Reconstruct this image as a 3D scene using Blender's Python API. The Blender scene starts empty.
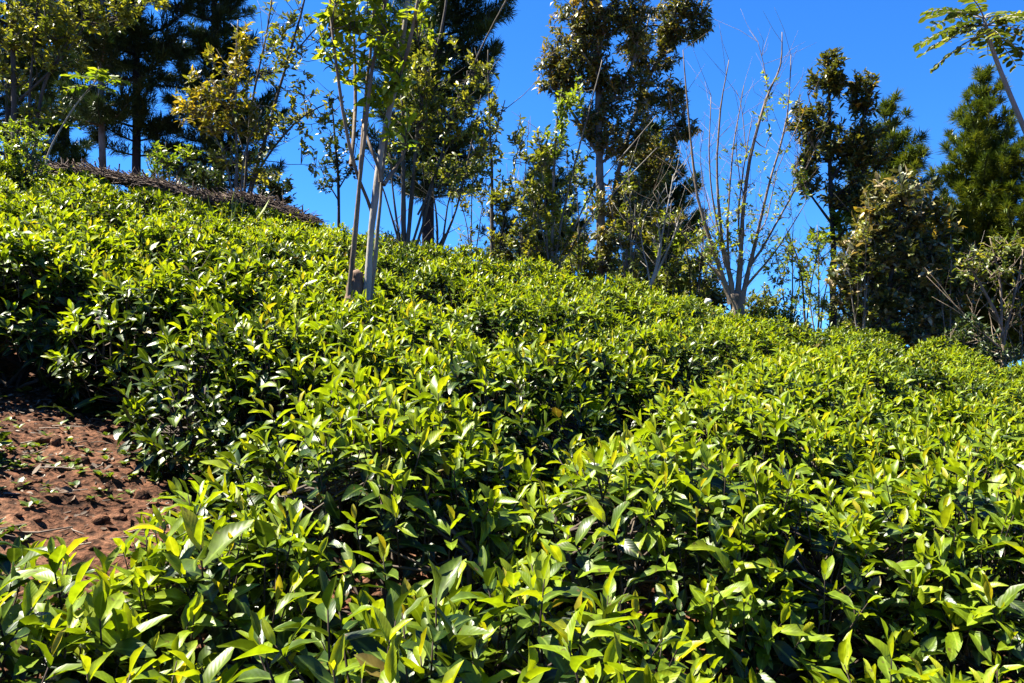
import bpy, math
import numpy as np
from mathutils import Vector

# ------------------------------------------------------------------ camera, sky, sun, exposure
W_PX, H_PX, F_PX = 1024, 683, 804.0
HOR = 341.5                      # image row of eye level (camera is level)
CZ = 1.15                        # eye height
scene = bpy.context.scene
C = scene.collection
cam = bpy.data.cameras.new("camera")
cam.sensor_width = 36.0
cam.lens = 36.0 * F_PX / W_PX
cam.clip_start = 0.05
cam.clip_end = 20000
cam_o = bpy.data.objects.new("camera", cam)
C.objects.link(cam_o)
cam_o.location = (0, 0, CZ)
cam_o.rotation_euler = (math.radians(90), 0, 0)
scene.camera = cam_o

SUN = np.array([-0.52, 0.10, 0.85]); SUN /= np.linalg.norm(SUN)
elev = math.asin(SUN[2]); azim = math.atan2(SUN[0], SUN[1])
world = bpy.data.worlds.new("World")
scene.world = world
world.use_nodes = True
nt = world.node_tree
nt.nodes.clear()
out = nt.nodes.new("ShaderNodeOutputWorld")
bg = nt.nodes.new("ShaderNodeBackground")
sky = nt.nodes.new("ShaderNodeTexSky")
sky.sky_type = 'NISHITA'
sky.sun_disc = False
sky.sun_elevation = elev
sky.sun_rotation = azim % (2 * math.pi)
sky.altitude = 2500
sky.air_density = 1.0
sky.dust_density = 0.0
sky.ozone_density = 2.5
tcs = nt.nodes.new("ShaderNodeTexCoord"); mps = nt.nodes.new("ShaderNodeMapping")
mps.inputs['Location'].default_value = (0, 0, .10)
nrv = nt.nodes.new("ShaderNodeVectorMath"); nrv.operation = 'NORMALIZE'
nt.links.new(tcs.outputs['Generated'], mps.inputs[0]); nt.links.new(mps.outputs[0], nrv.inputs[0]); nt.links.new(nrv.outputs[0], sky.inputs[0])
hs = nt.nodes.new("ShaderNodeHueSaturation")
hs.inputs['Hue'].default_value = 0.505
hs.inputs['Saturation'].default_value = 1.24
hs.inputs['Value'].default_value = 1.0
nt.links.new(sky.outputs[0], hs.inputs['Color'])
tn = nt.nodes.new("ShaderNodeMix"); tn.data_type = 'RGBA'; tn.blend_type = 'MULTIPLY'; tn.inputs[0].default_value = 1
tn.inputs[7].default_value = (.50, .89, 1.12, 1)
nt.links.new(hs.outputs[0], tn.inputs[6])
nt.links.new(tn.outputs[2], bg.inputs[0])
bg.inputs[1].default_value = 0.057
nt.links.new(bg.outputs[0], out.inputs[0])

sl = bpy.data.lights.new("sun", 'SUN')
sl.energy = 5.0
sl.angle = math.radians(0.53)
sl.color = (1.0, 0.94, 0.80)
so = bpy.data.objects.new("sun", sl)
C.objects.link(so)
so.rotation_euler = Vector(SUN).to_track_quat('Z', 'Y').to_euler()

scene.view_settings.view_transform = 'Standard'
scene.view_settings.look = 'None'
scene.view_settings.exposure = 2.35
scene.view_settings.gamma = 1
scene.view_settings.use_curve_mapping = False

# ------------------------------------------------------------------ helpers
rng = np.random.default_rng(11)


def P(px, py, y):
    """world point seen at image column px, row py when it stands y metres ahead"""
    return np.array([(px - 512) / F_PX * y, y, CZ + (HOR - py) / F_PX * y])


def nrm(a):
    return a / np.maximum(np.linalg.norm(a, axis=-1, keepdims=True), 1e-9)


def smooth(a, b, x):
    t = np.clip((x - a) / (b - a), 0, 1)
    return t * t * (3 - 2 * t)


def noise3(p, s=1.0, seed=0.0):
    x, y, z = p[..., 0] * s + seed, p[..., 1] * s + seed * 1.7, p[..., 2] * s - seed
    return (np.sin(1.3 * x + 0.7 * np.sin(1.1 * y + z)) + np.sin(1.7 * y + 1.3 * np.sin(0.9 * z + .6 * x)) +
            np.sin(1.5 * z + 0.9 * np.sin(1.2 * x - .8 * y))) / 3


def link(o, parent=None):
    C.objects.link(o)
    if parent is not None:
        o.parent = parent
        o.matrix_parent_inverse.identity()
    return o


def thing(name, loc, label, cat, group=None):
    o = bpy.data.objects.new(name, None)
    o.empty_display_size = 0.2
    o.location = loc
    o['label'] = label
    o['category'] = cat
    if group:
        o['group'] = group
    return link(o)


class MB:
    """gathers arrays of vertices and polygons and links them as one mesh object"""
    def __init__(self):
        self.v, self.polys, self.a, self.n = [], {3: [], 4: []}, [], 0

    def add(self, V, faces, attr=None):
        V = V.reshape(-1, 3)
        self.v.append(V)
        for k, f in faces.items():
            if len(f):
                self.polys[k].append(np.asarray(f).reshape(-1, k) + self.n)
        self.a.append(np.zeros((len(V), 3)) if attr is None else attr.reshape(-1, 3))
        self.n += len(V)

    def build(self, name, mat, parent=None, origin=None):
        me = bpy.data.meshes.new(name)
        V = np.concatenate(self.v)
        if parent is not None:
            V = V - np.array(parent.location)
        elif origin is not None:
            V = V - np.array(origin)
        idx, tot = [], []
        for k in (3, 4):
            if self.polys[k]:
                f = np.concatenate(self.polys[k])
                idx.append(f.ravel()); tot.append(np.full(len(f), k))
        idx = np.concatenate(idx); tot = np.concatenate(tot)
        me.vertices.add(len(V)); me.vertices.foreach_set('co', V.astype(np.float32).ravel())
        me.loops.add(len(idx)); me.loops.foreach_set('vertex_index', idx.astype(np.int32))
        me.polygons.add(len(tot))
        me.polygons.foreach_set('loop_start', (np.cumsum(tot) - tot).astype(np.int32))
        me.polygons.foreach_set('loop_total', tot.astype(np.int32))
        me.polygons.foreach_set('use_smooth', np.ones(len(tot), bool))
        at = me.attributes.new('leaf', 'FLOAT_VECTOR', 'POINT')
        at.data.foreach_set('vector', np.concatenate(self.a).astype(np.float32).ravel())
        me.update(); me.validate()
        me.materials.append(mat)
        o = bpy.data.objects.new(name, me)
        if parent is None and origin is not None:
            o.location = origin
        return link(o, parent)


def leaf_template(ts, ws):
    n = len(ts)
    co = [(0, 0)]
    for t, w in zip(ts, ws):
        co += [(t, -w), (t, 0), (t, w)]
    co.append((1, 0))
    tris, quads = [(0, 2, 1), (0, 3, 2)], []
    for i in range(n - 1):
        a = 1 + 3 * i; b = a + 3
        quads += [(a, a + 1, b + 1, b), (a + 1, a + 2, b + 2, b + 1)]
    a = 1 + 3 * (n - 1); tip = a + 3
    tris += [(a, a + 1, tip), (a + 1, a + 2, tip)]
    return np.array(co, float), np.array(tris), np.array(quads)


LEAF_HI = leaf_template([.1, .28, .5, .72, .88], [.42, .88, 1.0, .82, .46])
LEAF_LO = leaf_template([.25, .62], [.8, .9])
NEEDLE = (np.array([(0, 0), (.5, -1), (1, 0), (.5, 1)], float), np.zeros((0, 3), int), np.array([(0, 3, 2, 1)]))
LEAF_NARROW = leaf_template([.3, .7], [.9, .7])


def leaves(mb, pos, d, up, L, Wd, fold=.35, curl=.5, tint=.5, tpl=LEAF_LO, r=rng):
    N = len(pos)
    if N == 0:
        return
    d = nrm(d); s = nrm(np.cross(d, up)); n = np.cross(s, d)
    co, tris, quads = tpl
    t, w = co[:, 0][None], co[:, 1][None]
    L = np.broadcast_to(L, N)[:, None]; Wd = np.broadcast_to(Wd, N)[:, None]
    fold = np.broadcast_to(fold, N)[:, None]; curl = np.broadcast_to(curl, N)[:, None]
    side = w * Wd * .5 * np.cos(fold)
    wav = .08 * np.sin(t * 9 + r.uniform(0, 6, (N, 1))) * np.abs(w) * L * .6
    lift = np.abs(w) * Wd * .5 * np.sin(fold) - curl * L * t * t * .5 + wav
    ax = t * L * (1 - .12 * curl * curl * t)
    if len(co) > 8:                                   # near leaves twist and sway a little
        tw = r.normal(0, .45, (N, 1)) * t
        side, lift = side * np.cos(tw) - lift * np.sin(tw) * .6 + r.normal(0, .09, (N, 1)) * L * t * t, lift + side * np.sin(tw)
    V = pos[:, None] + ax[..., None] * d[:, None] + side[..., None] * s[:, None] + lift[..., None] * n[:, None]
    A = np.empty((N, len(co), 3)); A[..., 0] = w; A[..., 1] = t
    A[..., 2] = np.broadcast_to(tint, N)[:, None]
    off = (np.arange(N) * len(co))[:, None, None]
    mb.add(V, {3: (tris[None] + off) if len(tris) else [], 4: quads[None] + off}, A)


def tubes(mb, Pl, R, sides=5, tint=None):
    """Pl (N,K,3) polylines, R (N,K) radii"""
    Pl = np.asarray(Pl, float); R = np.asarray(R, float)
    if Pl.ndim == 2:
        Pl, R = Pl[None], R[None]
    N, K, _ = Pl.shape
    if N == 0:
        return
    T = np.empty_like(Pl)
    T[:, 1:-1] = Pl[:, 2:] - Pl[:, :-2]; T[:, 0] = Pl[:, 1] - Pl[:, 0]; T[:, -1] = Pl[:, -1] - Pl[:, -2]
    T = nrm(T)
    mean = nrm(Pl[:, -1] - Pl[:, 0])
    ref = np.where(np.abs(mean[:, 2:3]) > .8, np.array([[1., .13, 0]]), np.array([[0, .1, 1.]]))[:, None]
    U = nrm(np.cross(T, np.broadcast_to(ref, T.shape))); Vv = np.cross(T, U)
    a = np.arange(sides) * 2 * math.pi / sides
    ring = Pl[:, :, None] + R[:, :, None, None] * (np.cos(a)[None, None, :, None] * U[:, :, None] + np.sin(a)[None, None, :, None] * Vv[:, :, None])
    cap = Pl[:, -1:] + T[:, -1:] * R[:, -1:, None] * .6
    V = np.concatenate([ring.reshape(N, -1, 3), cap], 1)
    q = []
    for k in range(K - 1):
        for j in range(sides):
            j2 = (j + 1) % sides
            q.append((k * sides + j, k * sides + j2, (k + 1) * sides + j2, (k + 1) * sides + j))
    tr = [((K - 1) * sides + j, (K - 1) * sides + (j + 1) % sides, K * sides) for j in range(sides)]
    off = (np.arange(N) * (K * sides + 1))[:, None, None]
    A = np.zeros((N, K * sides + 1, 3))
    A[..., 2] = (rng.random(N) if tint is None else np.broadcast_to(tint, N))[:, None]
    mb.add(V, {4: np.array(q)[None] + off, 3: np.array(tr)[None] + off}, A)


def spline(pts, n):
    pts = np.asarray(pts, float)
    p = np.concatenate([[2 * pts[0] - pts[1]], pts, [2 * pts[-1] - pts[-2]]])
    seg = len(pts) - 1
    u = np.linspace(0, seg - 1e-6, n); i = u.astype(int); f = (u - i)[:, None]
    a, b, c, d = p[i], p[i + 1], p[i + 2], p[i + 3]
    return .5 * (2 * b + (c - a) * f + (2 * a - 5 * b + 4 * c - d) * f ** 2 + (3 * b - a - 3 * c + d) * f ** 3)


# ------------------------------------------------------------------ materials
def new_mat(name):
    m = bpy.data.materials.new(name); m.use_nodes = True
    t = m.node_tree; t.nodes.clear()
    return m, t, t.nodes.new, t.links.new


def ramp(t, stops):
    r = t.nodes.new("ShaderNodeValToRGB")
    e = r.color_ramp.elements
    while len(e) < len(stops):
        e.new(.5)
    for k, (p, c) in zip(e, stops):
        k.position = p; k.color = (*c, 1)
    return r


def leaf_mat(name, stops, trans=.35, rough=.4, spec=.5, midrib=.55, tcol=(1.25, 1.15, .35)):
    m, t, N, Lk = new_mat(name)
    o = N("ShaderNodeOutputMaterial"); at = N("ShaderNodeAttribute"); at.attribute_name = 'leaf'
    sp = N("ShaderNodeSeparateXYZ"); Lk(at.outputs['Vector'], sp.inputs[0])
    rp = ramp(t, stops); Lk(sp.outputs[2], rp.inputs[0])
    # pale midrib and side veins
    ab = N("ShaderNodeMath"); ab.operation = 'ABSOLUTE'; Lk(sp.outputs[0], ab.inputs[0])
    mr = N("ShaderNodeMapRange"); mr.inputs[1].default_value = .04; mr.inputs[2].default_value = .16
    mr.inputs[3].default_value = midrib; mr.inputs[4].default_value = 0
    Lk(ab.outputs[0], mr.inputs[0])
    mx = N("ShaderNodeMix"); mx.data_type = 'RGBA'; mx.blend_type = 'ADD'
    Lk(mr.outputs[0], mx.inputs[0]); Lk(rp.outputs[0], mx.inputs[6]); mx.inputs[7].default_value = (.12, .16, .03, 1)
    tc = N("ShaderNodeTexCoord")
    nz = N("ShaderNodeTexNoise"); nz.inputs['Scale'].default_value = 48; nz.inputs['Detail'].default_value = 4
    Lk(tc.outputs['Object'], nz.inputs['Vector'])
    mv = N("ShaderNodeMapRange"); mv.inputs[1].default_value = .3; mv.inputs[2].default_value = .7
    mv.inputs[3].default_value = .62; mv.inputs[4].default_value = 1.3
    Lk(nz.outputs[0], mv.inputs[0])
    ml = N("ShaderNodeVectorMath"); ml.operation = 'SCALE'
    Lk(mx.outputs[2], ml.inputs[0]); Lk(mv.outputs[0], ml.inputs[3])
    sm = N("ShaderNodeMapRange"); sm.inputs[1].default_value = .66; sm.inputs[2].default_value = .70; sm.inputs[4].default_value = .8
    n9 = N("ShaderNodeTexNoise"); n9.inputs['Scale'].default_value = 62; n9.inputs['Detail'].default_value = 2
    Lk(tc.outputs['Object'], n9.inputs['Vector']); Lk(n9.outputs[0], sm.inputs[0])
    sx = N("ShaderNodeMix"); sx.data_type = 'RGBA'; Lk(sm.outputs[0], sx.inputs[0]); Lk(ml.outputs[0], sx.inputs[6])
    sx.inputs[7].default_value = (.075, .045, .015, 1)
    b = N("ShaderNodeBsdfPrincipled")
    Lk(sx.outputs[2], b.inputs['Base Color'])
    b.inputs['Roughness'].default_value = rough
    b.inputs['Specular IOR Level'].default_value = spec
    # veins as a little relief: |x| and y make a herring-bone
    ad = N("ShaderNodeMath"); ad.operation = 'MULTIPLY_ADD'; ad.inputs[1].default_value = -.35
    Lk(ab.outputs[0], ad.inputs[0]); Lk(sp.outputs[1], ad.inputs[2])
    sn = N("ShaderNodeMath"); sn.operation = 'SINE'; m60 = N("ShaderNodeMath"); m60.operation = 'MULTIPLY'; m60.inputs[1].default_value = 50
    Lk(ad.outputs[0], m60.inputs[0]); Lk(m60.outputs[0], sn.inputs[0])
    bp = N("ShaderNodeBump"); bp.inputs['Strength'].default_value = .07; bp.inputs['Distance'].default_value = .0012
    Lk(sn.outputs[0], bp.inputs['Height']); Lk(bp.outputs[0], b.inputs['Normal'])
    tr = N("ShaderNodeBsdfTranslucent")
    tm = N("ShaderNodeMix"); tm.data_type = 'RGBA'; tm.blend_type = 'MULTIPLY'; tm.inputs[0].default_value = 1
    Lk(ml.outputs[0], tm.inputs[6]); tm.inputs[7].default_value = (*tcol, 1)
    Lk(tm.outputs[2], tr.inputs[0])
    ms = N("ShaderNodeMixShader"); ms.inputs[0].default_value = trans
    Lk(b.outputs[0], ms.inputs[1]); Lk(tr.outputs[0], ms.inputs[2]); Lk(ms.outputs[0], o.inputs[0])
    return m


def bark_mat(name, c1, c2, scale=9, patch=None, rough=.85):
    m, t, N, Lk = new_mat(name)
    o = N("ShaderNodeOutputMaterial"); b = N("ShaderNodeBsdfPrincipled")
    tc = N("ShaderNodeTexCoord"); mp = N("ShaderNodeMapping"); mp.inputs['Scale'].default_value = (1, 1, .35)
    Lk(tc.outputs['Object'], mp.inputs[0])
    nz = N("ShaderNodeTexNoise"); nz.inputs['Scale'].default_value = scale; nz.inputs['Detail'].default_value = 6
    nz.inputs['Roughness'].default_value = .65
    Lk(mp.outputs[0], nz.inputs[0])
    rp = ramp(t, [(.36, c2), (.62, c1)]); Lk(nz.outputs[0], rp.inputs[0])
    col = rp.outputs[0]
    if patch:
        n2 = N("ShaderNodeTexNoise"); n2.inputs['Scale'].default_value = 2.2; n2.inputs['Detail'].default_value = 4
        Lk(tc.outputs['Object'], n2.inputs[0])
        r2 = ramp(t, [(.5, (0, 0, 0)), (.6, (1, 1, 1))]); Lk(n2.outputs[0], r2.inputs[0])
        mx = N("ShaderNodeMix"); mx.data_type = 'RGBA'; Lk(r2.outputs[0], mx.inputs[0])
        Lk(col, mx.inputs[6]); mx.inputs[7].default_value = (*patch, 1); col = mx.outputs[2]
    Lk(col, b.inputs['Base Color']); b.inputs['Roughness'].default_value = rough
    b.inputs['Specular IOR Level'].default_value = .25
    n3 = N("ShaderNodeTexNoise"); n3.inputs['Scale'].default_value = scale * 5; n3.inputs['Detail'].default_value = 4
    Lk(mp.outputs[0], n3.inputs[0])
    bp = N("ShaderNodeBump"); bp.inputs['Strength'].default_value = .6; bp.inputs['Distance'].default_value = .01
    Lk(n3.outputs[0], bp.inputs['Height']); Lk(bp.outputs[0], b.inputs['Normal'])
    Lk(b.outputs[0], o.inputs[0])
    return m


def tint_mat(name, stops, rough=.8, trans=0):
    m, t, N, Lk = new_mat(name)
    o = N("ShaderNodeOutputMaterial"); at = N("ShaderNodeAttribute"); at.attribute_name = 'leaf'
    sp = N("ShaderNodeSeparateXYZ"); Lk(at.outputs['Vector'], sp.inputs[0])
    rp = ramp(t, stops); Lk(sp.outputs[2], rp.inputs[0])
    b = N("ShaderNodeBsdfPrincipled"); b.inputs['Roughness'].default_value = rough
    b.inputs['Specular IOR Level'].default_value = .3
    Lk(rp.outputs[0], b.inputs['Base Color'])
    if trans:
        tr = N("ShaderNodeBsdfTranslucent"); Lk(rp.outputs[0], tr.inputs[0])
        ms = N("ShaderNodeMixShader"); ms.inputs[0].default_value = trans
        Lk(b.outputs[0], ms.inputs[1]); Lk(tr.outputs[0], ms.inputs[2]); Lk(ms.outputs[0], o.inputs[0])
    else:
        Lk(b.outputs[0], o.inputs[0])
    return m


def soil_mat():
    m, t, N, Lk = new_mat("red_soil")
    o = N("ShaderNodeOutputMaterial"); b = N("ShaderNodeBsdfPrincipled")
    tc = N("ShaderNodeTexCoord")
    n1 = N("ShaderNodeTexNoise"); n1.inputs['Scale'].default_value = 3.5; n1.inputs['Detail'].default_value = 8
    n1.inputs['Roughness'].default_value = .7
    Lk(tc.outputs['Object'], n1.inputs[0])
    r1 = ramp(t, [(.3, (.026, .012, .007)), (.5, (.085, .039, .022)), (.72, (.165, .088, .053))]); Lk(n1.outputs[0], r1.inputs[0])
    n2 = N("ShaderNodeTexNoise"); n2.inputs['Scale'].default_value = 45; n2.inputs['Detail'].default_value = 5
    Lk(tc.outputs['Object'], n2.inputs[0])
    r2 = ramp(t, [(.38, (.28, .28, .28)), (.62, (1.35, 1.3, 1.25))]); Lk(n2.outputs[0], r2.inputs[0])
    mx = N("ShaderNodeMix"); mx.data_type = 'RGBA'; mx.blend_type = 'MULTIPLY'; mx.inputs[0].default_value = 1
    Lk(r1.outputs[0], mx.inputs[6]); Lk(r2.outputs[0], mx.inputs[7])
    # green cover on the land beyond the plantation
    ge = N("ShaderNodeSeparateXYZ"); Lk(tc.outputs['Object'], ge.inputs[0])
    ln = N("ShaderNodeMapRange"); ln.inputs[1].default_value = 10.5; ln.inputs[2].default_value = 16
    Lk(ge.outputs[1], ln.inputs[0])
    m2 = N("ShaderNodeMix"); m2.data_type = 'RGBA'; Lk(ln.outputs[0], m2.inputs[0])
    Lk(mx.outputs[2], m2.inputs[6]); m2.inputs[7].default_value = (.045, .07, .02, 1)
    Lk(m2.outputs[2], b.inputs['Base Color']); b.inputs['Roughness'].default_value = .95
    b.inputs['Specular IOR Level'].default_value = .1
    bp = N("ShaderNodeBump"); bp.inputs['Strength'].default_value = .9; bp.inputs['Distance'].default_value = .02
    ad = N("ShaderNodeMath"); Lk(n2.outputs[0], ad.inputs[0]); Lk(n1.outputs[0], ad.inputs[1])
    Lk(ad.outputs[0], bp.inputs['Height']); Lk(bp.outputs[0], b.inputs['Normal'])
    Lk(b.outputs[0], o.inputs[0])
    return m


M = {
    'soil': soil_mat(),
    'tea_old': leaf_mat("tea_leaf_mature", [(0, (.0045, .012, .003)), (.5, (.014, .034, .004)), (.85, (.055, .09, .006)), (1, (.12, .09, .02))],
                        trans=.25, rough=.36, spec=.30),
    'tea_new': leaf_mat("tea_leaf_young", [(0, (.06, .10, .004)), (.5, (.155, .225, .006)), (.85, (.25, .29, .010)), (1, (.34, .28, .02))],
                        trans=.45, rough=.42, spec=.34),
    'tea_stem': tint_mat("tea_stem", [(0, (0.0275, 0.0170, 0.0110)), (1, (0.0850, 0.0650, 0.0475))]),
    'bark_pale': bark_mat("bark_pale", (0.2232, 0.2046, 0.1736), (0.0868, 0.0744, 0.0589), 8, (0.0868, 0.0682, 0.0527)),
    'bark_mid': bark_mat("bark_brown", (0.0930, 0.0806, 0.0651), (0.0310, 0.0254, 0.0205), 9),
    'bark_dark': bark_mat("bark_dark", (0.0434, 0.0360, 0.0298), (0.0155, 0.0124, 0.0105), 8),
    'bark_white': bark_mat("bark_whitish", (0.2976, 0.2790, 0.2480), (0.1488, 0.1302, 0.1116), 8),
    'bark_tan': bark_mat("bark_tan", (.20, .155, .11), (.075, .056, .040), 9),
    'bark_stump': bark_mat("bark_stump", (0.1860, 0.1178, 0.0806), (0.0496, 0.0310, 0.0217), 14),
    'needle': leaf_mat("pine_needle", [(0, (0.0100, 0.0261, 0.0111)), (.5, (0.0220, 0.0502, 0.0161)), (1, (0.0502, 0.0853, 0.0201))], trans=.12, rough=.5, midrib=0),
    'needle_olive': leaf_mat("pine_needle_light", [(0, (0.0187, 0.0391, 0.0068)), (.5, (0.0723, 0.1105, 0.0136)), (1, (0.1700, 0.1870, 0.0187))], trans=.2, rough=.5, midrib=0),  # paler, yellower needle green for the right-hand pines
    'bright': leaf_mat("leaf_bright", [(0, (0.0432, 0.0950, 0.0103)), (.5, (0.1296, 0.1901, 0.0156)), (1, (0.2765, 0.3110, 0.0259))], trans=.52),
    'olive': leaf_mat("leaf_olive", [(0, (0.0323, 0.0592, 0.0129)), (.5, (0.1076, 0.1346, 0.0215)), (1, (0.2906, 0.2799, 0.0430))], trans=.4),
    'yellow': leaf_mat("leaf_yellow", [(0, (.05, .075, .01)), (.5, (.18, .17, .016)), (1, (.36, .25, .022))], trans=.4),
    'brown': leaf_mat("leaf_brown_olive", [(0, (0.0189, 0.0266, 0.0076)), (.45, (0.0696, 0.0810, 0.0177)), (.75, (0.1392, 0.1265, 0.0253)), (1, (0.3795, 0.2530, 0.0506))], trans=0.32, rough=.4),
    'pinkish': leaf_mat("leaf_pale_olive", [(0, (0.0175, 0.0273, 0.0078)), (.5, (0.0731, 0.0829, 0.0253)), (.8, (0.1755, 0.1609, 0.0683)), (1, (0.3705, 0.2828, 0.1658))], trans=.18),
    'dark': leaf_mat("leaf_dark", [(0, (0.0125, 0.0294, 0.0105)), (.6, (0.0367, 0.0629, 0.0168)), (1, (0.0943, 0.1257, 0.0263))], trans=.2),
    'litter': tint_mat("dry_litter", [(0, (0.0248, 0.0161, 0.0112)), (.5, (0.0930, 0.0620, 0.0403)), (1, (0.2356, 0.1984, 0.1612))]),
    'brush': tint_mat("dry_brush", [(0, (0.0279, 0.0186, 0.0139)), (.6, (0.0930, 0.0595, 0.0410)), (1, (0.2232, 0.1581, 0.1116))]),
    'weed': leaf_mat("weed_leaf", [(0, (0.0310, 0.0620, 0.0093)), (1, (0.1240, 0.1674, 0.0186))], trans=.35),
    'blade': leaf_mat("grass_blade", [(0, (0.0496, 0.0930, 0.0186)), (1, (0.2480, 0.2790, 0.1240))], trans=.35),
    'stone': bark_mat("pale_stone", (0.4464, 0.4340, 0.4216), (0.2604, 0.2480, 0.2356), 6),
}

# ------------------------------------------------------------------ terrain
SLOPE_Y, SLOPE_X, S_LAT = .16, -.20, 40.0
RIDGE = 9.0


def canopy(x, y):
    """level of the plucked tea tops"""
    lat = SLOPE_X * S_LAT * np.tanh(x / S_LAT)
    yb = np.where(y < 0, 12 * np.tanh(y / 12), y)
    t = np.maximum(yb - RIDGE, 0)
    # over the ridge the slope eases, then falls into the valley
    fall = np.where(t < 6, SLOPE_Y * t - .05 * t * t, SLOPE_Y * 6 - 1.8 - (.6 - SLOPE_Y) * (t - 6))
    v = SLOPE_Y * np.minimum(yb, RIDGE) + fall
    v = -150 + 150 * np.exp(np.minimum(v, 0) / 150) + np.maximum(v, 0)
    return CZ - .60 + v + lat + .06 * np.exp(-((x + 3.6) ** 2 / 2.0 + (y - 9) ** 2 / 6.0))


def bush_h(y):
    return .50 + .22 * smooth(2.0, 4.5, y)


def ground(x, y):
    x = np.asarray(x, float); y = np.asarray(y, float)
    p = np.stack([x, y, 0 * x], -1)
    near = np.exp(-((x / 12) ** 2 + ((y - 4) / 12) ** 2))
    bump = (.035 * noise3(p, 2.3, 1) + .020 * noise3(p, 7, 2) + .014 * noise3(p, 19, 3) + .010 * np.abs(noise3(p, 41, 5)) + .007 * noise3(p, 77, 6)) * near
    return canopy(x, y) - bush_h(y) + bump


def make_ground():
    def axis(a, b, h, n, far):
        k = np.arange(1, n + 1)
        q = 1.0
        for q in np.linspace(1.01, 1.6, 2000):          # geometric growth out to the far edge
            if h * q * (q ** n - 1) / (q - 1) > far:
                break
        o = np.cumsum(h * q ** k)
        return np.concatenate([a - o[::-1], np.arange(a, b, h), b + o])
    gx = axis(-3.2, 3.0, .022, 75, 5000); gy = axis(.6, 4.6, .022, 75, 5000)
    X, Y = np.meshgrid(gx, gy)
    Z = ground(X, Y)
    V = np.stack([X, Y, Z], -1).reshape(-1, 3)
    ny, nx = X.shape
    i = np.arange(nx - 1)[None] + nx * np.arange(ny - 1)[:, None]
    q = np.stack([i, i + 1, i + nx + 1, i + nx], -1).reshape(-1, 4)
    mb = MB(); mb.add(V, {4: q})
    o = mb.build("hillside_ground", M['soil'])
    o['kind'] = 'structure'
    o['label'] = 'red brown soil of the sloping hillside under the tea'


make_ground()


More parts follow.
